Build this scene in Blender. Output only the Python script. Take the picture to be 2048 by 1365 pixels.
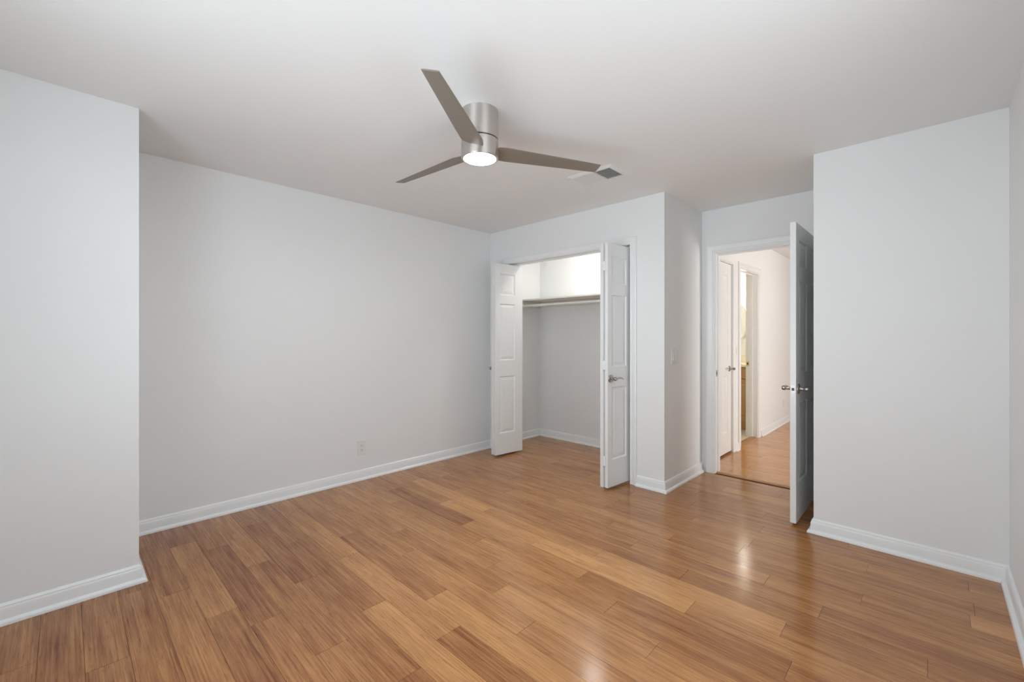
import bpy, bmesh, math, random
from mathutils import Vector, Matrix
for o in list(bpy.data.objects):
    bpy.data.objects.remove(o)
sc = bpy.context.scene
COL = sc.collection
PI = math.pi

# ------------------------------------------------------------------ camera, light, exposure
F_PX = 868.44; YAW = math.radians(44.1281); EYE = 1.2624; HORIZON = 674.165
cd = bpy.data.cameras.new('camera'); cam = bpy.data.objects.new('camera', cd); COL.objects.link(cam)
cd.sensor_width = 36.0; cd.lens = 36.0 * F_PX / 2048.0
cd.shift_y = -(682.5 - HORIZON) / 2048.0
cd.clip_start = 0.02
cam.location = (0, 0, EYE); cam.rotation_euler = (PI / 2, 0, YAW)
sc.camera = cam

sc.view_settings.view_transform = 'Standard'; sc.view_settings.look = 'None'
sc.view_settings.gamma = 1.0; sc.view_settings.exposure = 0.04
try: sc.view_settings.use_curve_mapping = False
except Exception: pass

world = bpy.data.worlds.new('daylight'); sc.world = world; world.use_nodes = True
SKY, GROUND = 1.3, 4.0                                  # sky above; lower half made brighter to throw light at the ceiling
nt = world.node_tree; wb = nt.nodes['Background']; wb.inputs[0].default_value = (0.81, 0.925, 1.0, 1)
wtc = nt.nodes.new('ShaderNodeTexCoord'); wsep = nt.nodes.new('ShaderNodeSeparateXYZ'); wmr = nt.nodes.new('ShaderNodeMapRange')
wmr.inputs[1].default_value = -0.04; wmr.inputs[2].default_value = 0.04; wmr.inputs[3].default_value = GROUND; wmr.inputs[4].default_value = SKY
nt.links.new(wtc.outputs['Generated'], wsep.inputs[0]); nt.links.new(wsep.outputs['Z'], wmr.inputs[0]); nt.links.new(wmr.outputs[0], wb.inputs[1])

WIN = dict(x0=-1.95, x1=-0.25, z0=0.30, z1=2.1, y=-0.60)
def area(name, loc, rot, sx, sy, power, color):
    l = bpy.data.lights.new(name, 'AREA'); l.shape = 'RECTANGLE'; l.size = sx; l.size_y = sy
    l.energy = power; l.color = color
    o = bpy.data.objects.new(name, l); COL.objects.link(o); o.location = loc; o.rotation_euler = rot
    l.spread = math.radians(125)
    return o
area('window_daylight', ((WIN['x0'] + WIN['x1']) / 2, WIN['y'] - 0.42, 0.70), (PI / 2 + math.radians(12), 0, 0),
     WIN['x1'] - WIN['x0'], 1.1, 17.5, (0.86, 0.94, 1.0))   # window light, aimed upward on purpose to brighten the ceiling
SIDE = dict(y0=0.45, y1=1.65, z0=0.70, z1=2.1)        # unseen side window, added in the right wall to balance the wall light
area('side_fill', (0.2797 + 0.30, (SIDE['y0'] + SIDE['y1']) / 2, 1.15), (PI / 2 + math.radians(20), 0, PI / 2), 1.2, 1.1, 3.0, (0.86, 0.94, 1.0))
LAND = dict(x=2.6, y0=4.85, y1=6.6, z0=0.15, z1=1.75)  # window of the landing to the right of the hallway
area('landing_daylight', (LAND['x'] + 0.20, (LAND['y0'] + LAND['y1']) / 2, (LAND['z0'] + LAND['z1']) / 2), (PI / 2, 0, PI / 2), 1.75, 1.6, 54.0, (1.0, 0.975, 0.93))
FAN_LENS = 210.0
CLOSET_LAMP = 50.0
HALL_LAMP = 4.0
VANITY_LAMP = 17.0

# ------------------------------------------------------------------ materials
def lin(r, g, b):
    f = lambda c: (c / 255 / 12.92) if c / 255 <= 0.04045 else ((c / 255 + 0.055) / 1.055) ** 2.4
    return (f(r), f(g), f(b), 1)
def mat(name, color, rough=0.5, metal=0.0, spec=0.5, coat=0.0, emit=None, estr=0.0, bump=None):
    m = bpy.data.materials.new(name); m.use_nodes = True
    nt = m.node_tree; b = nt.nodes['Principled BSDF']
    b.inputs['Base Color'].default_value = color; b.inputs['Roughness'].default_value = rough
    b.inputs['Metallic'].default_value = metal; b.inputs['Specular IOR Level'].default_value = spec
    b.inputs['Coat Weight'].default_value = coat
    if emit:
        b.inputs['Emission Color'].default_value = emit; b.inputs['Emission Strength'].default_value = estr
    if bump:
        tc = nt.nodes.new('ShaderNodeTexCoord'); n = nt.nodes.new('ShaderNodeTexNoise'); bp = nt.nodes.new('ShaderNodeBump')
        mp = nt.nodes.new('ShaderNodeMapping'); mp.inputs['Scale'].default_value = bump[2] if len(bump) > 2 else (1, 1, 1)
        n.inputs['Scale'].default_value = bump[0]; n.inputs['Detail'].default_value = 3
        bp.inputs['Strength'].default_value = bump[1]; bp.inputs['Distance'].default_value = 0.002
        nt.links.new(tc.outputs['Object'], mp.inputs[0]); nt.links.new(mp.outputs[0], n.inputs['Vector'])
        nt.links.new(n.outputs[0], bp.inputs['Height']); nt.links.new(bp.outputs[0], b.inputs['Normal'])
    return m
M = {}
M['wall'] = mat('wall_paint', (0.885, 0.885, 0.88, 1), 0.55, spec=0.35, bump=(140, 0.06))
M['ceiling'] = mat('ceiling_paint', (0.91, 0.91, 0.90, 1), 0.8, spec=0.2, bump=(120, 0.06))
M['trim'] = mat('trim_paint', (0.90, 0.90, 0.895, 1), 0.3)
M['door'] = mat('door_paint', (0.88, 0.88, 0.87, 1), 0.3, bump=(60, 0.03, (1, 1, 0.15)))
M['plastic'] = mat('white_plastic', (0.84, 0.84, 0.82, 1), 0.3)
M['slot'] = mat('dark_slot', (0.03, 0.03, 0.03, 1), 0.7)
def brushed(m):
    nt = m.node_tree; b = nt.nodes['Principled BSDF']; t = nt.nodes.new('ShaderNodeTangent'); t.direction_type = 'RADIAL'; t.axis = 'Z'
    b.inputs['Anisotropic'].default_value = 0.85; b.inputs['Anisotropic Rotation'].default_value = 0.25
    nt.links.new(t.outputs[0], b.inputs['Tangent'])
M['nickel'] = mat('brushed_nickel', (0.66, 0.615, 0.58, 1), 0.40, 1.0); brushed(M['nickel'])
M['satin'] = mat('satin_nickel', (0.46, 0.42, 0.385, 1), 0.26, 1.0)
M['bright'] = mat('bright_steel', (0.74, 0.74, 0.74, 1), 0.45, 0.6)
M['dark_metal'] = mat('dark_steel', (0.10, 0.10, 0.10, 1), 0.5, 0.6)
M['brass'] = mat('brass', (0.66, 0.50, 0.26, 1), 0.3, 1.0)
M['blade'] = mat('blade_paint', lin(142, 132, 121), 0.42, 0.25, bump=(30, 0.03, (1, 1, 1)))
M['vent_dark'] = mat('duct_shadow', (0.02, 0.02, 0.02, 1), 0.9)
M['lens'] = mat('lit_lens', (1, 1, 1, 1), 0.4, emit=(0.86, 0.95, 1.0, 1), estr=FAN_LENS)
M['closet_lens'] = mat('closet_lit_lens', (1, 1, 1, 1), 0.4, emit=(1.0, 0.985, 0.94, 1), estr=CLOSET_LAMP)
M['hall_lens'] = mat('hall_lit_lens', (1, 1, 1, 1), 0.4, emit=(1.0, 0.91, 0.82, 1), estr=HALL_LAMP)
M['vanity_lens'] = mat('vanity_lit_glass', (1, 1, 1, 1), 0.4, emit=(1.0, 0.93, 0.80, 1), estr=VANITY_LAMP)
M['mirror'] = mat('mirror_glass', (0.9, 0.9, 0.88, 1), 0.02, 1.0)
M['counter'] = mat('cultured_marble', lin(236, 226, 200), 0.2)
M['bath_wall'] = mat('bath_paint', (0.86, 0.85, 0.81, 1), 0.5)
M['bath_floor'] = mat('bath_vinyl', lin(226, 214, 190), 0.3)
M['shelf'] = mat('shelf_paint', lin(236, 233, 224), 0.35)
M['rod'] = mat('rod_enamel', lin(232, 230, 224), 0.3)

def wood(name, dark, light, scale=1.0, rough=0.155):
    m = bpy.data.materials.new(name); m.use_nodes = True; nt = m.node_tree; N = nt.nodes; L = nt.links
    b = N['Principled BSDF']
    at = N.new('ShaderNodeAttribute'); at.attribute_name = 'plank'
    sep = N.new('ShaderNodeSeparateColor'); L.new(at.outputs['Color'], sep.inputs[0])
    tc = N.new('ShaderNodeTexCoord')
    off = N.new('ShaderNodeCombineXYZ')
    mul = N.new('ShaderNodeMath'); mul.operation = 'MULTIPLY'; mul.inputs[1].default_value = 57.0
    L.new(sep.outputs['Green'], mul.inputs[0]); L.new(mul.outputs[0], off.inputs['X']); L.new(mul.outputs[0], off.inputs['Z'])
    add = N.new('ShaderNodeVectorMath'); add.operation = 'ADD'
    L.new(tc.outputs['Object'], add.inputs[0]); L.new(off.outputs[0], add.inputs[1])
    def noise(sx, sy, detail, rough_, dist=0.0):
        mp = N.new('ShaderNodeMapping'); mp.inputs['Scale'].default_value = (sx, sy, 1.0)
        n = N.new('ShaderNodeTexNoise'); n.inputs['Scale'].default_value = scale
        n.inputs['Detail'].default_value = detail; n.inputs['Roughness'].default_value = rough_; n.inputs['Distortion'].default_value = dist
        L.new(add.outputs[0], mp.inputs[0]); L.new(mp.outputs[0], n.inputs['Vector'])
        return n
    def ramp(src, p0, p1, c0=0.0, c1=1.0):
        r = N.new('ShaderNodeMapRange'); r.inputs[1].default_value = p0; r.inputs[2].default_value = p1
        r.inputs[3].default_value = c0; r.inputs[4].default_value = c1
        L.new(src, r.inputs[0]); return r.outputs[0]
    def math_(op, a, b_):
        x = N.new('ShaderNodeMath'); x.operation = op
        for i, v in enumerate((a, b_)):
            if isinstance(v, (int, float)): x.inputs[i].default_value = v
            else: L.new(v, x.inputs[i])
        return x.outputs[0]
    broad = noise(1.3, 11.0, 3, 0.55, 0.6)        # wide bands along the board
    fib = noise(2.4, 130.0, 5, 0.72, 0.25)          # strands
    tick = noise(12.0, 210.0, 2, 0.6)             # short dark ticks
    blot = noise(5.0, 30.0, 4, 0.6, 0.4)          # mottling
    t = math_('ADD', sep.outputs['Red'], ramp(broad.outputs[0], 0.30, 0.70, -0.15, 0.15))
    t = math_('ADD', t, ramp(fib.outputs[0], 0.3, 0.7, -0.27, 0.27))
    t = math_('ADD', t, ramp(blot.outputs[0], 0.3, 0.7, -0.10, 0.10))
    cr = N.new('ShaderNodeMix'); cr.data_type = 'RGBA'; cr.clamp_factor = True
    cr.inputs[6].default_value = dark; cr.inputs[7].default_value = light
    L.new(t, cr.inputs[0])
    tk = ramp(tick.outputs[0], 0.58, 0.72, 0.0, 0.5)
    mx = N.new('ShaderNodeMix'); mx.data_type = 'RGBA'
    L.new(tk, mx.inputs[0]); L.new(cr.outputs[2], mx.inputs[6]); mx.inputs[7].default_value = (dark[0] * .45, dark[1] * .42, dark[2] * .4, 1)
    L.new(mx.outputs[2], b.inputs['Base Color'])
    rr = ramp(blot.outputs[0], 0.3, 0.7, rough - 0.03, rough + 0.05); L.new(rr, b.inputs['Roughness'])
    b.inputs['Specular IOR Level'].default_value = 0.5
    wav = noise(1.1, 5.0, 2, 0.5)
    bp = N.new('ShaderNodeBump'); bp.inputs['Strength'].default_value = 0.18; bp.inputs['Distance'].default_value = 0.004
    bp2 = N.new('ShaderNodeBump'); bp2.inputs['Strength'].default_value = 0.08; bp2.inputs['Distance'].default_value = 0.0006
    L.new(wav.outputs[0], bp.inputs['Height']); L.new(fib.outputs[0], bp2.inputs['Height'])
    L.new(bp.outputs[0], bp2.inputs['Normal']); L.new(bp2.outputs[0], b.inputs['Normal'])
    return m
M['floor'] = wood('strand_bamboo', lin(120, 63, 26), lin(214, 156, 99))
M['cabinet'] = wood('vanity_wood', lin(176, 134, 80), lin(204, 164, 108), rough=0.35)
M['gap'] = mat('board_gap', lin(58, 34, 18), 0.8)
M['strip'] = mat('threshold_wood', lin(168, 118, 66), 0.3, bump=(40, 0.2, (1, 20, 1)))

def glass():
    m = bpy.data.materials.new('window_glass'); m.use_nodes = True; nt = m.node_tree
    nt.nodes.remove(nt.nodes['Principled BSDF']); out = nt.nodes['Material Output']
    t = nt.nodes.new('ShaderNodeBsdfTransparent'); g = nt.nodes.new('ShaderNodeBsdfGlossy'); g.inputs['Roughness'].default_value = 0.02
    mx = nt.nodes.new('ShaderNodeMixShader'); mx.inputs[0].default_value = 0.06
    nt.links.new(t.outputs[0], mx.inputs[1]); nt.links.new(g.outputs[0], mx.inputs[2]); nt.links.new(mx.outputs[0], out.inputs[0])
    return m
M['glass'] = glass()

# ------------------------------------------------------------------ mesh helpers
def new(): return bmesh.new()
def box(bm, x0, x1, y0, y1, z0, z1, bevel=0.0):
    g = bmesh.ops.create_cube(bm, size=1.0)
    for v in g['verts']:
        v.co = Vector(((x0 + x1) / 2 + v.co.x * (x1 - x0), (y0 + y1) / 2 + v.co.y * (y1 - y0), (z0 + z1) / 2 + v.co.z * (z1 - z0)))
    if bevel:
        es = list({e for v in g['verts'] for e in v.link_edges})
        bmesh.ops.bevel(bm, geom=es, offset=bevel, segments=2, affect='EDGES', profile=0.5)
    return bm
def lathe(bm, prof, origin=(0, 0, 0), axis='Z', seg=40, smooth=True):
    """prof: list of (radius, distance along axis)."""
    o = Vector(origin); rings = []
    for r, d in prof:
        ring = []
        for i in range(seg):
            a = 2 * PI * i / seg; c, s = r * math.cos(a), r * math.sin(a)
            p = {'Z': Vector((c, s, d)), 'X': Vector((d, c, s)), 'Y': Vector((s, d, c))}[axis]
            ring.append(bm.verts.new(o + p))
        rings.append(ring)
    fs = []
    for a, b in zip(rings, rings[1:]):
        for i in range(seg):
            fs.append(bm.faces.new((a[i], a[(i + 1) % seg], b[(i + 1) % seg], b[i])))
    for ring in (rings[0], rings[-1]):
        fs.append(bm.faces.new(ring))
    bmesh.ops.recalc_face_normals(bm, faces=fs)
    return bm
def tube(bm, pts, radii, seg=14, flat=1.0):
    """tube through pts; flat squeezes the section along world X."""
    pts = [Vector(p) for p in pts]; rings = []
    for i, p in enumerate(pts):
        d = (pts[min(i + 1, len(pts) - 1)] - pts[max(i - 1, 0)]).normalized()
        u = d.cross(Vector((0, 0, 1)));
        if u.length < 1e-3: u = d.cross(Vector((1, 0, 0)))
        u.normalize(); w = d.cross(u).normalized(); r = radii[i]
        rings.append([bm.verts.new(p + u * (r * flat * math.cos(2 * PI * k / seg)) + w * (r * math.sin(2 * PI * k / seg))) for k in range(seg)])
    fs = []
    for a, b in zip(rings, rings[1:]):
        for i in range(seg):
            fs.append(bm.faces.new((a[i], a[(i + 1) % seg], b[(i + 1) % seg], b[i])))
    fs.append(bm.faces.new(rings[0])); fs.append(bm.faces.new(rings[-1]))
    bmesh.ops.recalc_face_normals(bm, faces=fs)
    return bm
def obj(name, bm, m, parent=None, smooth=False):
    me = bpy.data.meshes.new(name); bm.to_mesh(me); bm.free()
    for mm in (m if isinstance(m, (list, tuple)) else [m]): me.materials.append(mm)
    o = bpy.data.objects.new(name, me); COL.objects.link(o)
    if parent: o.parent = parent
    if smooth:
        me.shade_auto_smooth = True if hasattr(me, 'shade_auto_smooth') else None
    return o
def smooth(o, ang=35):
    me = o.data; b = bmesh.new(); b.from_mesh(me)
    for f in b.faces: f.smooth = True
    lim = math.radians(ang)
    for e in b.edges:
        if len(e.link_faces) == 2 and e.calc_face_angle(0) > lim: e.smooth = False
    b.to_mesh(me); b.free(); return o
def tag(o, label, cat, kind=None, group=None):
    o['label'] = label; o['category'] = cat
    if kind: o['kind'] = kind
    if group: o['group'] = group
    return o
def empty(name, loc, label, cat, rz=0.0, kind=None, group=None):
    o = bpy.data.objects.new(name, None); COL.objects.link(o); o.location = loc; o.rotation_euler = (0, 0, rz)
    o.empty_display_size = 0.1
    return tag(o, label, cat, kind, group)
def struct(name, bm, m, label, cat): return tag(obj(name, bm, m), label, cat, 'structure')

# ------------------------------------------------------------------ room dimensions
H = 2.44
XL, XJ, YJ, YC, XC, YD, YR, XE, XR = -3.632, -2.9406, 0.268, 3.388, -1.565, 4.185, 3.3694, -0.5546, 0.2797
YF = WIN['y']; T = 0.115
CL_X0, CL_X1, CL_TOP = -3.372, -1.869, 2.056          # closet opening
CL_FRONT, CL_BACK, CL_RIGHT = YC + T, 4.258, XC - T
DW_X0, DW_X1, DW_TOP = -1.440, -0.652, 2.030          # bedroom doorway, clear of the jambs
HX = XC; HB = HX - 0.135                              # hall left wall, its bathroom side
HD_Y0, HD_Y1 = 4.432, 5.052                           # closed hall door
BD_Y0, BD_Y1 = 5.318, 5.995                           # bathroom doorway, clear of jambs
HALL_END, HALL_R = 9.6, LAND['x']
BATH_BACK, BATH_X0, BATH_Y0 = 6.9, XL, 5.18

# ------------------------------------------------------------------ walls
def wall(name, label, *boxes, m=None):
    bm = new()
    for b in boxes: box(bm, *b)
    return struct(name, bm, m or M['wall'], label, 'wall')
wall('wall_left', 'long plain white wall left of the closet', (XL - T, XL, YJ - 0.05, BATH_Y0, 0, H))
wall('wall_jut', 'white wall end jutting into the room at the far left', (XL - T, XJ, YF - T, YJ, 0, H))
wall('wall_closet', 'white wall around the open closet', (XL, CL_X0 - 0.018, YC, CL_FRONT, 0, H), (CL_X1 + 0.018, XC, YC, CL_FRONT, 0, H),
     (CL_X0 - 0.018, CL_X1 + 0.018, YC, CL_FRONT, CL_TOP + 0.018, H))
wall('wall_alcove', 'narrow white side wall with the light switch', (XC - T, XC, CL_FRONT, YD + T, 0, H))
wall('wall_closet_back', 'white back wall inside the closet', (XL, XC - T, CL_BACK, CL_BACK + T, 0, H))
wall('wall_doorway', 'white wall above and around the bedroom doorway', (XC, DW_X0 - 0.02, YD, YD + T, 0, H), (DW_X1 + 0.02, XE, YD, YD + T, 0, H),
     (DW_X0 - 0.02, DW_X1 + 0.02, YD, YD + T, DW_TOP + 0.02, H))
wall('wall_back', 'blank white wall right of the open bedroom door', (XE, XR + T, YR, YD + T, 0, H))
wall('wall_right', 'white wall at the right edge of the photo', (XR, XR + T, YF - T, SIDE['y0'], 0, H), (XR, XR + T, SIDE['y1'], YR, 0, H),
     (XR, XR + T, SIDE['y0'], SIDE['y1'], 0, SIDE['z0']), (XR, XR + T, SIDE['y0'], SIDE['y1'], SIDE['z1'], H))
wall('wall_front', 'white window wall behind the camera', (XJ, WIN['x0'], YF - T, YF, 0, H), (WIN['x1'], XR, YF - T, YF, 0, H),
     (WIN['x0'], WIN['x1'], YF - T, YF, 0, WIN['z0']), (WIN['x0'], WIN['x1'], YF - T, YF, WIN['z1'], H))
wall('wall_hall', 'white hallway wall seen through the bedroom doorway', (HB, HX, YD + T, HD_Y0 - 0.018, 0, H), (HB, HX, HD_Y0 - 0.018, HD_Y1 + 0.018, 2.06, H),
     (HB, HX, HD_Y1 + 0.018, BD_Y0 - 0.02, 0, H), (HB, HX, BD_Y0 - 0.02, BD_Y1 + 0.02, 2.055, H), (HB, HX, BD_Y1 + 0.02, HALL_END, 0, H))
wall('wall_hall_right', 'white wall of the landing hidden behind the open door', (HALL_R, HALL_R + T, YD, LAND['y0'], 0, H), (HALL_R, HALL_R + T, LAND['y1'], HALL_END + T, 0, H),
     (HALL_R, HALL_R + T, LAND['y0'], LAND['y1'], 0, LAND['z0']), (HALL_R, HALL_R + T, LAND['y0'], LAND['y1'], LAND['z1'], H), (XR + T, HALL_R, YD, YD + T, 0, H))
wall('wall_hall_end', 'white wall at the far end of the hallway', (HB, HALL_R + T, HALL_END, HALL_END + T, 0, H))
wall('wall_bath', 'cream bathroom wall behind the vanity', (BATH_X0, HB, BATH_BACK, BATH_BACK + T, 0, H), (BATH_X0 - T, BATH_X0, BATH_Y0 - T, BATH_BACK + T, 0, H),
     (BATH_X0, HB, BATH_Y0 - T, BATH_Y0, 0, H), m=M['bath_wall'])
struct('ceiling', box(new(), XL - 0.2, LAND['x'] + 0.2, YF - 0.2, HALL_END + 0.2, H, H + 0.1), M['ceiling'], 'smooth white ceiling over the room', 'ceiling')

# ------------------------------------------------------------------ floors
ROW_W, ROW_0, BOARD = 0.1277, 0.0545, 0.936
JOINT = {0: -2.28, 1: -2.835, 2: -2.68, 3: -2.33, 4: -1.20, 5: -1.755, 6: -1.403, 7: -1.884, 8: -1.483, 9: -1.743, 10: -1.267, 11: -1.553,
         12: -0.81, 13: -1.08, 14: -1.33, 15: -0.814, 16: -1.40, 17: -0.015, 18: -0.37, 19: -0.62, 20: -0.247, 21: 0.118, 22: -0.80,
         23: -0.258, 24: 0.128, 25: -0.367, 29: -1.252}
TONE = {(16, -3.28): .86, (15, -2.687): .84, (15, -1.748): .98, (16, -1.40): .80, (21, .118): .90, (7, -1.884): .70, (9, -1.743): .66,
        (10, -2.194): .64, (8, -1.483): .30, (20, -2.10): .62, (29, -1.252): .80, (14, -1.33): .36, (14, -3.21): .22, (9, -2.68): .34,
        (16, -2.335): .62, (15, -.814): .56, (14, -2.27): .60, (10, -1.267): .60, (12, -1.748): .58, (13, -2.02): .56, (11, -1.553): .60,
        (3, -3.26): .46, (2, -2.68): .44, (1, -2.835): .30, (6, -3.29): .20, (5, -2.69): .24}
def planks(name, x0, x1, rows, seed, label, clip=None, tone=(0.28, 0.58), z=0.0):
    rnd = random.Random(seed); bm = new(); cl = bm.loops.layers.float_color.new('plank')
    g = 0.0006
    regions = clip or [(x0, x1, -1e9, 1e9)]
    for k in rows:
        ya, yb = ROW_0 + ROW_W * k, ROW_0 + ROW_W * (k + 1)
        j = JOINT.get(k, rnd.uniform(x0, x0 + BOARD))
        n0 = math.floor((x0 - j) / BOARD)
        xs = j + n0 * BOARD
        t_lo, t_hi = tone if name != 'floor' else ((0.22, 0.42) if k < 8 else (0.42, 0.62) if k < 17 else (0.40, 0.58))  # tone bands by row put uneven floor light into the board colour
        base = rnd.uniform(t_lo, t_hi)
        while xs < x1:
            t = None
            for (kk, xx), tv in TONE.items():
                if kk == k and abs(xx - xs) < 0.12: t = 0.45 + (tv - 0.45) * 0.8
            if t is None: t = min(1, max(0, 0.4 * base + 0.6 * rnd.uniform(t_lo, t_hi)))
            r = rnd.random(); dz = rnd.uniform(-0.0003, 0.0003)
            for (rx0, rx1, ry0, ry1) in regions:
                a, b = max(xs + g, rx0), min(xs + BOARD - g, rx1); c, d = max(ya + g, ry0), min(yb - g, ry1)
                if b - a < 0.002 or d - c < 0.002: continue
                tz = z + dz
                v = [bm.verts.new(p) for p in ((a, c, tz), (b, c, tz), (b, d, tz), (a, d, tz))]
                f = bm.faces.new(v)
                lo = [bm.verts.new((p.co.x, p.co.y, z - 0.002)) for p in v]
                fs = [f] + [bm.faces.new((v[(i + 1) % 4], v[i], lo[i], lo[(i + 1) % 4])) for i in range(4)]
                for ff in fs:
                    for lp in ff.loops: lp[cl] = (t, r, 0, 1)
            xs += BOARD
    # dark underlay seen through the hairline gaps, and the slab below
    for (rx0, rx1, ry0, ry1) in regions:
        n = len(bm.faces)
        box(bm, rx0, rx1, ry0, ry1, z - 0.06, z - 0.0015)
        bm.faces.ensure_lookup_table()
        for f in bm.faces[n:]:
            f.material_index = 1
    return struct(name, bm, [M['floor'], M['gap']], label, 'floor')
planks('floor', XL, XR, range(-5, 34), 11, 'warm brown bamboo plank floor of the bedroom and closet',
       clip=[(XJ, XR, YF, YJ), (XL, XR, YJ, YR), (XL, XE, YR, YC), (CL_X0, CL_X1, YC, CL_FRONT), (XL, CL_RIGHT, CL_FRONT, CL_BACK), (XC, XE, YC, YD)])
planks('floor_hall', HX, HALL_R, range(32, 76), 5, 'bamboo plank floor of the hallway, toned paler for its brighter light',
       clip=[(DW_X0, DW_X1, YD, YD + T), (HX, HALL_R, YD + T, HALL_END), (HX - 0.03, HX, BD_Y0, BD_Y1), (HB - 0.02, HX, HD_Y0, HD_Y1)], tone=(0.68, 0.92), z=0.006)  # same wood; the paler tone puts the hall's brighter light into the colour
struct('floor_bath', box(new(), BATH_X0, HX - 0.03, BATH_Y0, BATH_BACK, -0.05, 0.004), M['bath_floor'], 'cream vinyl bathroom floor beyond the hall', 'floor')
struct('floor_storage', box(new(), XL - T, HB - 0.02, CL_BACK + T, BATH_Y0 - T, -0.05, 0.0), M['bath_floor'], 'floor of the storage room behind the closed hall door', 'floor')

# ------------------------------------------------------------------ baseboards
BB = [(0, 0), (0.032, 0), (0.032, 0.006), (0.0295, 0.013), (0.0245, 0.0185), (0.0150, 0.021), (0.0145, 0.064), (0.0125, 0.070), (0.0105, 0.0745), (0.0105, 0.079), (0.0055, 0.0855), (0.003, 0.0885), (0, 0.0885)]
def baseboard(pts, names, prof=BB):
    """pts run with the room on their right-hand side; names[i] = (name, label) of segment i or None."""
    P = [Vector((p[0], p[1])) for p in pts]
    nrm = []
    for a, b in zip(P, P[1:]):
        d = (b - a).normalized(); nrm.append(Vector((d.y, -d.x)))
    def ring(bm, i, b_):
        if i == 0: m = nrm[0]
        elif i == len(P) - 1: m = nrm[-1]
        else:
            m = nrm[i - 1] + nrm[i]; m = m / m.dot(nrm[i])
        return [bm.verts.new((P[i].x + m.x * o, P[i].y + m.y * o, z)) for o, z in prof]
    for i, nl in enumerate(names):
        if nl is None: continue
        bm = new(); A = ring(bm, i, 0); B = ring(bm, i + 1, 0); n = len(prof)
        fs = [bm.faces.new((A[k], A[(k + 1) % n], B[(k + 1) % n], B[k])) for k in range(n)]
        fs += [bm.faces.new(A), bm.faces.new(B)]
        bmesh.ops.recalc_face_normals(bm, faces=fs)
        smooth(struct(nl[0], bm, M['trim'], nl[1], 'baseboard'), 22)
baseboard([(XJ, YF), (XJ, YJ), (XL, YJ), (XL, YC), (CL_X0 - 0.063, YC)],
          [('baseboard_jut', 'white baseboard along the jutting wall at the far left'), ('baseboard_jut_return', 'white baseboard round the back of the jutting wall'),
           ('baseboard_left', 'long white baseboard along the left wall'), ('baseboard_closet_left', 'short white baseboard left of the closet')])
baseboard([(CL_X1 + 0.063, YC), (XC, YC), (XC, YD), (DW_X0 - 0.075, YD)],
          [('baseboard_closet_right', 'short white baseboard right of the closet'), ('baseboard_alcove', 'white baseboard below the light switch'), None])
baseboard([(XE, YD), (XE, YR), (XR, YR), (XR, YF)],
          [('baseboard_recess', 'white baseboard hidden behind the open bedroom door'), ('baseboard_back', 'white baseboard below the blank wall at right'), ('baseboard_right', 'white baseboard at the bottom right edge of the photo')])
baseboard([(XL, CL_FRONT), (XL, CL_BACK), (CL_RIGHT, CL_BACK), (CL_RIGHT, CL_FRONT)],
          [('baseboard_closet_side', 'white baseboard on the left inside the closet'), ('baseboard_closet_back', 'white baseboard on the back wall inside the closet'), ('baseboard_closet_end', 'white baseboard on the right inside the closet')])
baseboard([(HX, HD_Y1 + 0.062), (HX, BD_Y0 - 0.085)], [('baseboard_hall_pier', 'short white baseboard between the two hallway doors')])
baseboard([(HX, BD_Y1 + 0.125), (HX, HALL_END)], [('baseboard_hall', 'white baseboard running down the hallway')])

# ------------------------------------------------------------------ casings and jambs
CAS = [(0, 0), (0, 0.010), (0.004, 0.013), (0.012, 0.013), (0.016, 0.010), (0.022, 0.012), (0.040, 0.016), (0.047, 0.018), (0.056, 0.018), (0.061, 0.015), (0.061, 0)]
def casing(bm, s0, s1, z1, place, prof=CAS, z0=0.0, w=1.0):
    """frame round an opening s0..s1, top z1; place(s, off, z) -> point."""
    n = len(prof); R = []
    for k in range(4):
        R.append([bm.verts.new(place(*{0: (s0 - a * w, b, z0), 1: (s0 - a * w, b, z1 + a * w), 2: (s1 + a * w, b, z1 + a * w), 3: (s1 + a * w, b, z0)}[k])) for a, b in prof])
    fs = []
    for A, B in zip(R, R[1:]):
        fs += [bm.faces.new((A[i], A[(i + 1) % n], B[(i + 1) % n], B[i])) for i in range(n)]
    fs += [bm.faces.new(R[0]), bm.faces.new(R[3])]
    bmesh.ops.recalc_face_normals(bm, faces=fs); return bm
def trim(name, label, loc=(0, 0, 0)):
    return empty(name, loc, label, 'door frame', kind='structure')
# closet
t1 = trim('trim_1', 'white moulded frame around the closet opening', (0, 0, 0))
smooth(obj('casing', casing(new(), CL_X0 - 0.001, CL_X1 + 0.001, CL_TOP + 0.002, lambda s, o, z: (s, YC - o, z)), M['trim'], t1), 40)
b = new(); box(b, CL_X0 - 0.018, CL_X0, YC, CL_FRONT, 0, CL_TOP + 0.018); box(b, CL_X1, CL_X1 + 0.018, YC, CL_FRONT, 0, CL_TOP + 0.018)
box(b, CL_X0, CL_X1, YC, CL_FRONT, CL_TOP, CL_TOP + 0.018); obj('jamb', b, M['trim'], t1)
b = new(); box(b, CL_X0, CL_X1, YC + 0.050, YC + 0.082, CL_TOP - 0.012, CL_TOP, 0.002); obj('door_track', b, M['trim'], t1)
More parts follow.
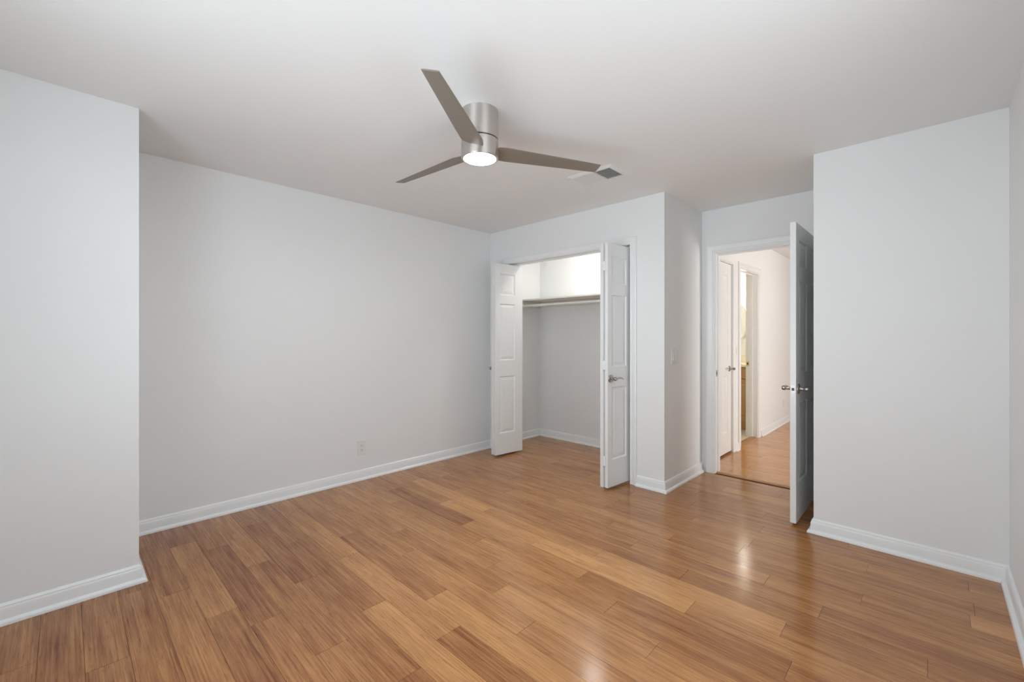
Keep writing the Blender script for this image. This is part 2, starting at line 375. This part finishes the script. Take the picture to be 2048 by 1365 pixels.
# bedroom doorway
t2 = trim('trim_2', 'white moulded frame around the bedroom doorway', (0, 0, 0))
smooth(obj('casing', casing(new(), DW_X0 - 0.012, DW_X1 + 0.006, DW_TOP + 0.012, lambda s, o, z: (s, YD - o, z), w=1.12), M['trim'], t2), 40)
b = new(); box(b, DW_X0 - 0.02, DW_X0, YD, YD + T, 0, DW_TOP + 0.02); box(b, DW_X1, DW_X1 + 0.02, YD, YD + T, 0, DW_TOP + 0.02)
box(b, DW_X0, DW_X1, YD, YD + T, DW_TOP, DW_TOP + 0.02)
box(b, DW_X0, DW_X0 + 0.011, YD + 0.040, YD + 0.075, 0, DW_TOP - 0.011); box(b, DW_X0, DW_X1, YD + 0.040, YD + 0.075, DW_TOP - 0.011, DW_TOP); obj('jamb', b, M['trim'], t2)
b = new(); box(b, DW_X0 - 0.001, DW_X0 + 0.0015, YD + 0.006, YD + 0.034, 0.895, 0.953, 0.0006); o = obj('strike_plate', b, M['satin'], t2); o['label'] = 'small nickel strike plate'
b = new(); box(b, DW_X0 + 0.0010, DW_X0 + 0.0018, YD + 0.012, YD + 0.026, 0.912, 0.936); obj('latch_hole', b, M['slot'], o)
# hall door frame
t3 = trim('trim_3', 'white frame around the closed hallway door', (0, 0, 0))
smooth(obj('casing', casing(new(), HD_Y0, HD_Y1 + 0.002, 2.052, lambda s, o, z: (HX + o, s, z), z0=0.006), M['trim'], t3), 40)
b = new(); box(b, HB, HX, HD_Y0 - 0.018, HD_Y0, 0, 2.06); box(b, HB, HX, HD_Y1, HD_Y1 + 0.018, 0, 2.06); box(b, HB, HX, HD_Y0, HD_Y1, 2.046, 2.06); obj('jamb', b, M['trim'], t3)
# bathroom door frame
t4 = trim('trim_4', 'white frame around the bathroom doorway', (0, 0, 0))
smooth(obj('casing', casing(new(), BD_Y0 - 0.012, BD_Y1 + 0.012, 2.04, lambda s, o, z: (HX + o, s, z), z0=0.006, w=1.15), M['trim'], t4), 40)
b = new(); box(b, HB, HX, BD_Y0 - 0.02, BD_Y0, 0, 2.055); box(b, HB, HX, BD_Y1, BD_Y1 + 0.02, 0, 2.055); box(b, HB, HX, BD_Y0, BD_Y1, 2.035, 2.055)
box(b, HB + 0.045, HB + 0.08, BD_Y1 - 0.011, BD_Y1, 0, 2.024); box(b, HB + 0.045, HB + 0.08, BD_Y0, BD_Y1, 2.024, 2.035); obj('jamb', b, M['trim'], t4)
b = new(); box(b, HB + 0.006, HB + 0.036, BD_Y1 - 0.0015, BD_Y1 + 0.001, 0.895, 0.953, 0.0006); o = obj('strike_plate', b, M['brass'], t4); o['label'] = 'brass strike plate'
b = new(); box(b, HB + 0.013, HB + 0.028, BD_Y1 - 0.0018, BD_Y1 - 0.001, 0.912, 0.936); obj('latch_hole', b, M['slot'], o)
# thresholds
b = new(); prof = [(0, -0.002), (0.004, 0.006), (0.010, 0.010), (0.030, 0.012), (0.048, 0.0095), (0.050, -0.002)]
def strip_mesh(bm, a, c, place):
    A = [bm.verts.new(place(a, d, z)) for d, z in prof]; B = [bm.verts.new(place(c, d, z)) for d, z in prof]; n = len(prof)
    fs = [bm.faces.new((A[k], A[(k + 1) % n], B[(k + 1) % n], B[k])) for k in range(n)] + [bm.faces.new(A), bm.faces.new(B)]
    bmesh.ops.recalc_face_normals(bm, faces=fs); return bm
t5 = struct('trim_5', strip_mesh(b, DW_X0, DW_X1, lambda s, d, z: (s, YD + 0.006 + d, z)), M['strip'], 'wooden threshold strip across the bedroom doorway', 'threshold')
b = new(); box(b, DW_X0, DW_X1, YD - 0.012, YD + 0.006, -0.003, 0.0006); o = obj('shade_strip', b, M['gap'], t5); o['label'] = 'dark strip standing in for shade along the threshold'  # dark strip laid on the floor in place of the shaded gap
b = new(); struct('trim_6', strip_mesh(b, BD_Y0, BD_Y1, lambda s, d, z: (HX - 0.012 - d * 1.5, s, z + 0.004)), M['strip'], 'wooden threshold strip in the bathroom doorway', 'threshold')

# ------------------------------------------------------------------ panelled doors
def panel_slab(w, z0, z1, t, cols, rows, st=0.013, dp=0.009, bev=0.028, up=0.006):
    """door slab in local x 0..w, y 0..t, moulded on both faces; cols/rows = panel extents."""
    bm = new()
    xs = sorted({0.0, w} | {c for p in cols for c in p}); zs = sorted({z0, z1} | {c for p in rows for c in p})
    for side in (0, 1):
        y = 0.0 if side == 0 else t; sg = 1.0 if side == 0 else -1.0
        cache = {}
        def V(x, yy, z):
            k = (round(x, 5), round(yy, 5), round(z, 5))
            if k not in cache: cache[k] = bm.verts.new((x, yy, z))
            return cache[k]
        for xa, xb in zip(xs, xs[1:]):
            for za, zb in zip(zs, zs[1:]):
                if (xa, xb) in [tuple(c) for c in cols] and (za, zb) in [tuple(r) for r in rows]:
                    loops = []
                    for ins, dep in ((0, 0), (0.003, 0.003), (st * 0.7, dp), (st, dp), (st + bev, dp - up), ):
                        loops.append([V(x, y + sg * dep, z) for x, z in ((xa + ins, za + ins), (xb - ins, za + ins), (xb - ins, zb - ins), (xa + ins, zb - ins))])
                    for A, B in zip(loops, loops[1:]):
                        for i in range(4): bm.faces.new((A[i], A[(i + 1) % 4], B[(i + 1) % 4], B[i]))
                    bm.faces.new(loops[-1])
                else:
                    bm.faces.new((V(xa, y, za), V(xb, y, za), V(xb, y, zb), V(xa, y, zb)))
    # edges
    for xa, xb in zip(xs, xs[1:]):
        for z in (z0, z1):
            bm.faces.new([bm.verts.new(p) for p in ((xa, 0, z), (xb, 0, z), (xb, t, z), (xa, t, z))])
    for za, zb in zip(zs, zs[1:]):
        for x in (0, w):
            bm.faces.new([bm.verts.new(p) for p in ((x, 0, za), (x, 0, zb), (x, t, zb), (x, t, za))])
    bmesh.ops.remove_doubles(bm, verts=bm.verts, dist=1e-5)
    bmesh.ops.recalc_face_normals(bm, faces=bm.faces)
    return bm
ROWS = [(0.243, 0.845), (1.013, 1.612), (1.704, 1.930)]
def lever(parent, at, ny, lx, m=None):
    """lever handle on a slab: at = local (x, y, z), ny = -1/+1 outward along local y, lx = -1/+1 lever direction along local x."""
    m = m or M['satin']; x, y, z = at
    r = smooth(obj('handle', lathe(new(), [(0.033, 0), (0.033, 0.003), (0.030, 0.007), (0.022, 0.009), (0.014, 0.011)], axis='Y', seg=32), m, parent), 40)
    r['label'] = 'nickel lever handle'
    r.location = (x, y, z); r.scale = (1, ny, 1)
    if ny < 0:
        for f in [0]: pass
    b = lathe(new(), [(0.013, 0.010), (0.0115, 0.016), (0.0105, 0.026), (0.0115, 0.036), (0.0150, 0.040), (0.0160, 0.046), (0.0160, 0.054), (0.0130, 0.060), (0.006, 0.062)], axis='Y', seg=28)
    s = smooth(obj('stem', b, m, r), 40)
    b = tube(new(), [(lx * q[0], q[1], q[2]) for q in [(0.0, 0.050, 0), (0.018, 0.050, 0.0005), (0.035, 0.050, 0.003), (0.055, 0.050, 0.0055), (0.075, 0.049, 0.0045), (0.095, 0.047, 0.0), (0.110, 0.045, -0.005), (0.118, 0.044, -0.0085), (0.120, 0.044, -0.0095)]],
             [0.0105, 0.0085, 0.0075, 0.008, 0.0078, 0.0068, 0.006, 0.005, 0.002], flat=0.75)
    l = smooth(obj('lever', b, m, r), 50)
    return r
def bifold(name, label, fold, t):
    """two hinged leaves folded outward; fold = point between the near edges; sgn = side of the pivot leaf (-1 left, +1 right)."""
    root = empty(name, (fold[0], fold[1], 0), label, 'door', kind='structure')
    w = 0.368
    cols = [(0.055, 0.262)]
    # each leaf is built with local x from the fold edge to the far edge, y the thickness
    def leaf(near, far, flip):
        d = Vector((far[0] - near[0], far[1] - near[1])); a = math.atan2(d.y, d.x)
        bm = panel_slab(w, 0.02, 2.036, t, cols, ROWS)
        if flip: # thickness to the other side
            for v in bm.verts: v.co.y = -v.co.y
            bmesh.ops.reverse_faces(bm, faces=bm.faces)
        o = obj('leaf', bm, M['door'], root); o.location = (near[0] - fold[0], near[1] - fold[1], 0); o.rotation_euler = (0, 0, a)
        bv = o.modifiers.new('bevel', 'BEVEL'); bv.width = 0.0015; bv.segments = 1; bv.limit_method = 'ANGLE'; bv.angle_limit = math.radians(60)
        return o
    return root, leaf, w, t
# left pair: free leaf (facing the opening), then the pivot leaf behind it
def unit(a, b):
    d = Vector((b[0] - a[0], b[1] - a[1])); return d.normalized()
def slab_pair(name, label, A, dirA, B, dirB, handle_on, hz, hinges, thick):
    """A, B: near outer corners of the two leaves (visible +x side of the right-hand leaf, -x side of the left-hand leaf)."""
    fold = ((A[0] + B[0]) / 2, (A[1] + B[1]) / 2)
    root, leaf, w, t = bifold(name, label, fold, thick)
    ua, ub = Vector(dirA).normalized(), Vector(dirB).normalized()
    # right-hand leaf: thickness grows to its left (towards -x) = local +y when pointing to +y
    la = leaf(A, (A[0] + ua.x * w, A[1] + ua.y * w), False)
    lb = leaf(B, (B[0] + ub.x * w, B[1] + ub.y * w), True)
    for z0, z1 in hinges:
        b = new(); box(b, -0.016, 0.016, -0.0035, 0.002, z0, z1, 0.0008)
        for q in range(2): tube(b, [(0, -0.004, z0 + q * (z1 - z0) * 0.5), (0, -0.004, z0 + (q + 1) * (z1 - z0) * 0.5 - 0.001)], [0.0045, 0.0045], seg=10)
        o = obj('hinge', b, M['trim'], root); o.rotation_euler = (0, 0, math.atan2(A[1] - B[1], A[0] - B[0]))
        o.location = (0, 0, 0)
    if handle_on == 'right': lever(la, (0.038, 0.0, hz), -1, 1)
    else: lever(lb, (0.038, 0.0, hz), 1, 1)
    return root
HINGES = [(0.20, 0.28), (0.99, 1.066), (1.808, 1.886)]
slab_pair('door_1', 'left white bifold closet door folded against the left wall', (-3.282, 3.136), (0.046, 0.366), (-3.356, 3.145), (0.000, 0.366), 'left', 0.925, HINGES, 0.0335)
slab_pair('door_2', 'right white bifold closet door with lever handle facing the room', (-1.914, 3.099), (0.029, 0.328), (-1.983, 3.094), (0.062, 0.362), 'right', 0.917, HINGES, 0.0300)

# bedroom door, open ninety degrees
d3 = empty('door_3', (DW_X1 - 0.002, YD - 0.002, 0), 'open white bedroom door seen edge on beside the blank wall', 'door', rz=-PI / 2, kind='structure')
# local x runs from the hinge (0) to the latch edge (w) = world -y; local y = world +x... the slab sits on the -x side
W3 = 0.797
bm = panel_slab(W3, 0.018, 2.03, 0.035, [(0.098, 0.348), (0.452, 0.702)], [(0.275, 0.815), (1.013, 1.648), (1.747, 1.922)])
for v in bm.verts: v.co.y = -v.co.y
bmesh.ops.reverse_faces(bm, faces=bm.faces)
s3 = obj('leaf', bm, M['door'], d3)
bv = s3.modifiers.new('bevel', 'BEVEL'); bv.width = 0.0015; bv.segments = 1; bv.limit_method = 'ANGLE'; bv.angle_limit = math.radians(60)
lever(d3, (W3 - 0.062, 0.0, 0.912), 1, -1)
lever(d3, (W3 - 0.062, -0.035, 0.912), -1, -1)
b = new(); box(b, W3 - 0.0005, W3 + 0.0012, -0.030, -0.005, 0.884, 0.940, 0.0005); o = obj('latch_plate', b, M['bright'], d3); o['label'] = 'bright steel latch plate'
b = new(); box(b, W3 + 0.0005, W3 + 0.009, -0.024, -0.011, 0.903, 0.921, 0.002); obj('latch_bolt', b, M['dark_metal'], o)
for z in (0.25, 1.02, 1.80):
    b = new(); tube(b, [(-0.004, 0.004, z - 0.045), (-0.004, 0.004, z + 0.045)], [0.006, 0.006], seg=12); smooth(obj('hinge', b, M['satin'], d3))

# closed hall door
d4 = empty('door_4', (HX - 0.012, HD_Y0 + 0.003, 0), 'closed white panel door on the left of the hallway', 'door', rz=PI / 2, kind='structure')
W4 = HD_Y1 - HD_Y0 - 0.006
bm = panel_slab(W4, 0.028, 2.042, 0.035, [(0.105, 0.262), (0.352, 0.509)], [(0.243, 0.852), (1.022, 1.662), (1.747, 1.915)])
s4 = obj('leaf', bm, M['door'], d4)   # local -y faces world +x
k4 = smooth(obj('handle', lathe(new(), [(0.031, 0), (0.031, -0.003), (0.024, -0.008), (0.012, -0.010)], axis='Y', seg=32), M['satin'], d4), 40); k4.location = (W4 - 0.062, 0, 0.92)
k4['label'] = 'nickel lever handle'
smooth(obj('stem', lathe(new(), [(0.011, -0.008), (0.010, -0.030), (0.014, -0.038), (0.015, -0.052), (0.010, -0.060)], axis='Y', seg=24), M['satin'], k4), 40)
b = tube(new(), [(-q[0], -q[1], q[2]) for q in [(0.0, 0.048, 0), (0.03, 0.048, 0.003), (0.06, 0.047, 0.005), (0.09, 0.045, 0.0), (0.115, 0.043, -0.008)]], [0.010, 0.0078, 0.008, 0.0065, 0.004], flat=0.8)
smooth(obj('lever', b, M['satin'], k4), 50)

# ------------------------------------------------------------------ window behind the camera (the daylight)
def window(name, label, loc, rz, w, h):
    '''local x along the wall, +y into the room, z up; loc = middle of the sill on the inner wall face.'''
    r = empty(name, loc, label, 'window', rz, kind='structure'); f = 0.05
    b = new()
    for a, c in ((-w / 2, -w / 2 + f), (-f / 2, f / 2), (w / 2 - f, w / 2)): box(b, a, c, -0.09, -0.03, 0, h)
    box(b, -w / 2, w / 2, -0.09, -0.03, 0, f); box(b, -w / 2, w / 2, -0.09, -0.03, h - f, h)
    obj('window_frame', b, M['trim'], r)
    obj('pane', box(new(), -w / 2 + f, w / 2 - f, -0.062, -0.058, f, h - f), M['glass'], r)
    obj('window_sill', box(new(), -w / 2 - 0.04, w / 2 + 0.04, -0.03, 0.05, -0.025, 0, 0.004), M['trim'], r)
window('window_1', 'wide white framed window behind the camera', ((WIN['x0'] + WIN['x1']) / 2, YF, WIN['z0']), 0, WIN['x1'] - WIN['x0'], WIN['z1'] - WIN['z0'])
window('added_window_2', 'unseen side window added in the right wall to balance the light', (XR, (SIDE['y0'] + SIDE['y1']) / 2, SIDE['z0']), PI / 2, SIDE['y1'] - SIDE['y0'], SIDE['z1'] - SIDE['z0'])
window('window_3', 'white framed window of the landing beyond the open door', (HALL_R, (LAND['y0'] + LAND['y1']) / 2, LAND['z0']), PI / 2, LAND['y1'] - LAND['y0'], LAND['z1'] - LAND['z0'])

# ------------------------------------------------------------------ ceiling fan
fan = empty('ceiling_fan', (-1.703, 1.514, H), 'brushed nickel three-blade ceiling fan with a lit round lamp', 'ceiling fan')
SEAM = 2.287 - H; BOT = 2.192 - H; R0 = 0.097
smooth(obj('canopy', lathe(new(), [(R0 - 0.001, 0), (R0, -0.002), (R0, SEAM + 0.006), (R0 - 0.002, SEAM + 0.004)], seg=72), M['nickel'], fan), 20)
smooth(obj('seam_ring', lathe(new(), [(R0 - 0.006, SEAM + 0.006), (R0 - 0.006, SEAM - 0.003)], seg=72), M['slot'], fan), 40)
hs = smooth(obj('motor_housing', lathe(new(), [(R0 - 0.002, SEAM - 0.001), (R0, SEAM - 0.003), (R0, BOT + 0.004), (R0 - 0.003, BOT), (0.085, BOT), (0.083, BOT + 0.005)], seg=72), M['nickel'], fan), 20)
ln = smooth(obj('lamp_lens', lathe(new(), [(0.0835, BOT + 0.008), (0.0825, BOT + 0.003), (0.060, BOT + 0.0015), (0.0001, BOT + 0.001)], seg=64), M['lens'], fan), 60)
ln['label'] = 'glowing white lamp lens'
def blade_mesh():
    bm = new()
    # stations: radius on the ccw edge, radius on the cw edge, half widths, height of each edge
    st = [(0.090, 0.090, 0.040, 0.046, -0.012, 0.014), (0.105, 0.105, 0.046, 0.054, -0.013, 0.013), (0.150, 0.135, 0.055, 0.061, -0.012, 0.012), (0.25, 0.24, 0.052, 0.057, -0.0110, 0.0110), (0.45, 0.45, 0.045, 0.047, -0.0095, 0.0095), (0.66, 0.66, 0.038, 0.037, -0.0085, 0.0085), (0.703, 0.703, 0.0365, 0.0345, -0.008, 0.008)]
    th = 0.006; R = []; n = 8
    for rc, rw, wc, ww, zc, zw in st:
        up, lo = [], []
        for i in range(n + 1):
            s = i / n; r = rc + (rw - rc) * s; t = wc - (wc + ww) * s; z = zc + (zw - zc) * s
            e = min(1.0, 6 * min(s, 1 - s) + 0.35)
            up.append(bm.verts.new((r, t, z + th / 2 * e))); lo.append(bm.verts.new((r, t, z - th / 2 * e)))
        R.append(up + lo[::-1])
    m = len(R[0])
    fs = []
    for A, B in zip(R, R[1:]):
        fs += [bm.faces.new((A[i], A[(i + 1) % m], B[(i + 1) % m], B[i])) for i in range(m)]
    fs += [bm.faces.new(R[0]), bm.faces.new(R[-1])]
    bmesh.ops.recalc_face_normals(bm, faces=fs); return bm
bl = smooth(obj('blade', blade_mesh(), M['blade'], fan), 40)
for i, a in enumerate((-56.6, 63.4, 183.4)):
    o = bl if i == 0 else bl.copy()
    if i: COL.objects.link(o); o.parent = fan
    o.location = (0, 0, 2.234 - H); o.rotation_euler = (0, 0, math.radians(a))

# ------------------------------------------------------------------ ceiling air register
vx0, vx1, vy0, vy1 = -1.934, -1.568, 2.583, 2.836
vent = empty('air_vent', ((vx0 + vx1) / 2, (vy0 + vy1) / 2, H), 'white two-way air register on the ceiling beyond the fan', 'air vent')
cx, cy = vent.location.x, vent.location.y
hx, hy = (vx1 - vx0) / 2, (vy1 - vy0) / 2; ix, iy = 0.148, 0.094
b = new(); outer = [(hx, hy), (-hx, hy), (-hx, -hy), (hx, -hy)]; inner = [(ix, iy), (-ix, iy), (-ix, -iy), (ix, -iy)]
rings = [[b.verts.new((x, y, z)) for x, y in pts] for pts, z in ((outer, 0.0), (outer, -0.003), ([(x * (ix + 0.012) / ix, y * (iy + 0.012) / iy) for x, y in inner], -0.013), (inner, -0.012), (inner, 0.0))]
for A, B in zip(rings, rings[1:]):
    for i in range(4): b.faces.new((A[i], A[(i + 1) % 4], B[(i + 1) % 4], B[i]))
bmesh.ops.recalc_face_normals(b, faces=b.faces); obj('frame', b, M['plastic'], vent)
obj('centre_bar', box(new(), 0.014, 0.020, -iy, iy, -0.013, -0.001), M['plastic'], vent)
o = obj('duct_shade_plate', box(new(), -ix, ix, -iy, iy, -0.0015, -0.0005), M['vent_dark'], vent)  # near-black plate painted for the shade inside the duct
def slats(x0, x1, step, dx):
    """louvres run along y, leaning by dx over their depth."""
    b = new(); x = x0 + step * 0.5
    while x < x1:
        v = [b.verts.new(p) for p in ((x - dx / 2, -iy, -0.0120), (x - dx / 2, iy, -0.0120), (x + dx / 2, iy, -0.002), (x + dx / 2, -iy, -0.002),
                                      (x - dx / 2 + 0.001, -iy, -0.0120), (x - dx / 2 + 0.001, iy, -0.0120), (x + dx / 2 + 0.001, iy, -0.002), (x + dx / 2 + 0.001, -iy, -0.002))]
        for q in ((0, 1, 2, 3), (4, 7, 6, 5), (0, 4, 5, 1), (3, 2, 6, 7), (1, 5, 6, 2), (0, 3, 7, 4)): b.faces.new([v[k] for k in q])
        x += step
    bmesh.ops.recalc_face_normals(b, faces=b.faces); return b
obj('louvres', slats(-ix, 0.014, 0.0125, 0.013), M['plastic'], vent)
obj('louvres', slats(0.020, ix, 0.0135, -0.0115), M['plastic'], vent)
b = new(); y = -iy + 0.010
while y < iy:
    box(b, 0.020, ix, y, y + 0.0022, -0.006, -0.0030); y += 0.0155
obj('damper_bars', b, M['plastic'], vent)

# ------------------------------------------------------------------ outlets and switches
def plate(name, label, cat, loc, rz, w, h):
    """faces local -y."""
    r = empty(name, loc, label, cat, rz, group='light switches' if cat == 'light switch' else None)
    b = new(); box(b, -w / 2, w / 2, -0.006, 0, -h / 2, h / 2, 0.0025); obj('cover_plate', b, M['plastic'], r)
    return r
def receptacle(r):
    r['group'] = 'wall outlets'
    for z in (0.0195, -0.0195):
        b = lathe(new(), [(0.0165, -0.005), (0.0165, -0.0075), (0.0155, -0.0080)], axis='Y', seg=24)
        for v in b.verts: v.co.z = max(-0.0135, min(0.0135, v.co.z))
        o = obj('receptacle', b, M['plastic'], r); o.location = (0, 0, z)
        b = new(); box(b, -0.0075, -0.0055, -0.0083, -0.0070, -0.002, 0.007); box(b, 0.0055, 0.0075, -0.0083, -0.0070, -0.002, 0.006)
        lathe(b, [(0.0024, -0.0083), (0.0024, -0.0070)], origin=(0, 0, -0.0075), axis='Y', seg=12)
        obj('slots', b, M['slot'], o)
    b = lathe(new(), [(0.003, -0.0055), (0.003, -0.0070)], axis='Y', seg=12); obj('screw', b, M['plastic'], r)
o1 = plate('wall_outlet', 'white electrical outlet low on the long left wall', 'outlet', (XL, 1.831, 0.281), PI / 2, 0.080, 0.128)
receptacle(o1)
o2 = plate('wall_outlet', 'white electrical outlet low on the far hallway wall', 'outlet', (HX, 7.26, 0.30), PI / 2, 0.075, 0.118)
receptacle(o2)
s1 = plate('light_switch', 'white double rocker switch plate on the narrow alcove wall', 'light switch', (XC, 3.575, 1.098), PI / 2, 0.128, 0.130)
for x in (-0.024, 0.024):
    b = new(); box(b, x - 0.0175, x + 0.0175, -0.0068, -0.004, -0.034, 0.034); o = obj('rocker_frame', b, M['plastic'], s1)
    v = new(); q = [(-0.0155, -0.032), (0.0155, -0.032), (0.0155, 0.032), (-0.0155, 0.032)]
    A = [v.verts.new((x + a, -0.006, c)) for a, c in q]; B = [v.verts.new((x + a, -0.0075 - 0.0045 * (c < 0), c)) for a, c in q]
    for i in range(4): v.faces.new((A[i], A[(i + 1) % 4], B[(i + 1) % 4], B[i]))
    v.faces.new(B); bmesh.ops.recalc_face_normals(v, faces=v.faces); obj('rocker', v, M['plastic'], o)
s2 = plate('light_switch', 'white single switch plate between the two hallway doors', 'light switch', (HX, 5.165, 1.105), PI / 2, 0.075, 0.120)
b = new(); box(b, -0.0175, 0.0175, -0.0068, -0.004, -0.034, 0.034); o = obj('rocker_frame', b, M['plastic'], s2)
b = new(); box(b, -0.0155, 0.0155, -0.011, -0.005, -0.032, 0.032, 0.002); obj('rocker', b, M['plastic'], o)

# ------------------------------------------------------------------ closet fittings
sh = tag(obj('closet_shelf', box(new(), XL + 0.001, CL_RIGHT - 0.001, 3.90, CL_BACK - 0.001, 1.701, 1.719, 0.002), M['shelf']), 'white shelf running across the top of the open closet', 'shelf')
b = new(); box(b, XL + 0.001, XL + 0.019, 3.88, CL_BACK - 0.02, 1.628, 1.7005, 0.002)
tag(obj('shelf_cleat', b, M['shelf']), 'white cleat board on the left closet wall under the shelf', 'cleat', group='shelf cleats')
b = new(); box(b, XL + 0.02, CL_RIGHT - 0.02, CL_BACK - 0.019, CL_BACK - 0.001, 1.640, 1.7005, 0.002)
tag(obj('shelf_cleat', b, M['shelf']), 'long white cleat board on the closet back wall under the shelf', 'cleat', group='shelf cleats')
b = new(); box(b, CL_RIGHT - 0.019, CL_RIGHT - 0.001, 3.88, CL_BACK - 0.02, 1.628, 1.7005, 0.002)
tag(obj('shelf_cleat', b, M['shelf']), 'white cleat board on the right closet wall under the shelf', 'cleat', group='shelf cleats')
rod = empty('closet_rod', ((XL + CL_RIGHT) / 2, 3.945, 1.642), 'white round hanging rod below the closet shelf', 'closet rod')
hw = (CL_RIGHT - XL) / 2 - 0.0195
smooth(obj('pole', lathe(new(), [(0.0155, -hw + 0.002), (0.0155, hw - 0.002)], axis='X', seg=28), M['rod'], rod), 40)
for s in (-1, 1):
    smooth(obj('socket', lathe(new(), [(0.027, s * hw), (0.027, s * (hw - 0.004)), (0.020, s * (hw - 0.010)), (0.019, s * (hw - 0.016))], axis='X', seg=28), M['rod'], rod), 40)
def flush_lamp(name, label, loc, r, m):
    e = empty(name, loc, label, 'ceiling lamp')
    smooth(obj('base', lathe(new(), [(r + 0.012, 0), (r + 0.012, -0.018), (r + 0.004, -0.022)], seg=40), M['nickel'], e), 40)
    smooth(obj('diffuser', lathe(new(), [(r, -0.018), (r, -0.035), (r * 0.9, -0.055), (r * 0.6, -0.072), (r * 0.25, -0.079), (0.001, -0.080)], seg=40), m, e), 60)
    return e
flush_lamp('closet_lamp', 'round lamp on the closet ceiling above the shelf', (-2.58, 3.84, H), 0.11, M['closet_lens'])
flush_lamp('hall_lamp', 'round lamp on the hallway ceiling', (-0.92, 6.5, H), 0.14, M['hall_lens'])

# ------------------------------------------------------------------ bathroom seen through the hall
VX0, VX1, VY = -2.72, HB - 0.002, 6.36
van = empty('bathroom_vanity', ((VX0 + VX1) / 2, VY, 0), 'light wood bathroom vanity cabinet with a cream counter', 'vanity')
def vr(o): o.location = -van.location; return o
def cab(bm):
    cl = bm.loops.layers.float_color.new('plank')
    for f_ in bm.faces:
        for lp in f_.loops: lp[cl] = (0.5, 0.3, 0, 1)
    return bm
b = new(); box(b, VX0, VX1, VY + 0.02, BATH_BACK - 0.002, 0.10, 0.855); vr(obj('body', cab(b), M['cabinet'], van))
b = new(); box(b, VX0, VX1, VY + 0.075, BATH_BACK - 0.002, 0.005, 0.10); vr(obj('toe_kick', cab(b), M['cabinet'], van))
edges = [(-1.745, -2.065), (-2.085, -2.395), (-2.415, -2.70)]
for hi, lo in edges:
    b = panel_slab(hi - lo, 0.13, 0.685, 0.019, [(0.045, hi - lo - 0.045)], [(0.185, 0.63)], st=0.008, dp=0.006, bev=0.02, up=0.004)
    o = obj('cabinet_door', cab(b), M['cabinet'], van); o.location = (lo - van.location.x, 0.0005, 0)
    b = panel_slab(hi - lo, 0.705, 0.845, 0.019, [(0.035, hi - lo - 0.035)], [(0.735, 0.815)], st=0.006, dp=0.005, bev=0.012, up=0.003)
    o = obj('drawer', cab(b), M['cabinet'], van); o.location = (lo - van.location.x, 0.0005, 0)
b = new(); box(b, VX0 - 0.01, VX1, VY - 0.025, BATH_BACK - 0.002, 0.856, 0.888, 0.004); box(b, VX0 - 0.01, VX1, BATH_BACK - 0.022, BATH_BACK - 0.002, 0.888, 0.985, 0.004)
o = vr(obj('counter', b, M['counter'], van)); o['label'] = 'cream counter with backsplash'
mir = empty('oval_mirror', (-2.18, BATH_BACK - 0.012, 1.48), 'oval pivot mirror on the bathroom wall', 'mirror')
A_, B_ = 0.26, 0.34
b = lathe(new(), [(1.0, 0.0), (1.0, -0.010)], axis='Y', seg=64)
for v in b.verts: v.co.x *= A_ - 0.012; v.co.z *= B_ - 0.012
obj('glass', b, M['mirror'], mir)
b = new(); pts = [(A_ * math.cos(2 * PI * k / 72), -0.008, B_ * math.sin(2 * PI * k / 72)) for k in range(72)]
R = []
for k in range(72):
    a = 2 * PI * k / 72; n = Vector((math.cos(a) / A_, 0, math.sin(a) / B_)).normalized(); p = Vector(pts[k])
    R.append([b.verts.new(p + n * (0.009 * math.cos(2 * PI * j / 10)) + Vector((0, 0.008 * math.sin(2 * PI * j / 10), 0))) for j in range(10)])
for k in range(72):
    A, B = R[k], R[(k + 1) % 72]
    for j in range(10): b.faces.new((A[j], A[(j + 1) % 10], B[(j + 1) % 10], B[j]))
bmesh.ops.recalc_face_normals(b, faces=b.faces); smooth(obj('frame', b, M['bright'], mir), 60)
for s in (-1, 1):
    smooth(obj('pivot_knob', lathe(new(), [(0.006, 0.010), (0.006, -0.015), (0.015, -0.018), (0.017, -0.028), (0.010, -0.038), (0.001, -0.040)], origin=(s * 0.26, 0, 0.0), axis='Y', seg=20), M['brass'], mir), 40)
vl = empty('vanity_light', (-2.175, BATH_BACK - 0.002, 2.02), 'bright frosted vanity light bar above the oval mirror', 'wall lamp')
b = new(); box(b, -0.34, 0.34, -0.03, 0, -0.05, 0.05, 0.006); obj('back_plate', b, M['bright'], vl)
for x in (-0.255, 0.0, 0.255):
    smooth(obj('glass_shade', lathe(new(), [(0.03, 0.13), (0.055, 0.11), (0.075, 0.03), (0.088, -0.09), (0.093, -0.145), (0.085, -0.147)], origin=(x, -0.10, 0), axis='Z', seg=32), M['vanity_lens'], vl), 50)
    b = tube(new(), [(x, -0.02, 0.02), (x, -0.06, 0.09), (x, -0.09, 0.13), (x, -0.10, 0.135)], [0.008] * 4, seg=10); smooth(obj('arm', b, M['bright'], vl))
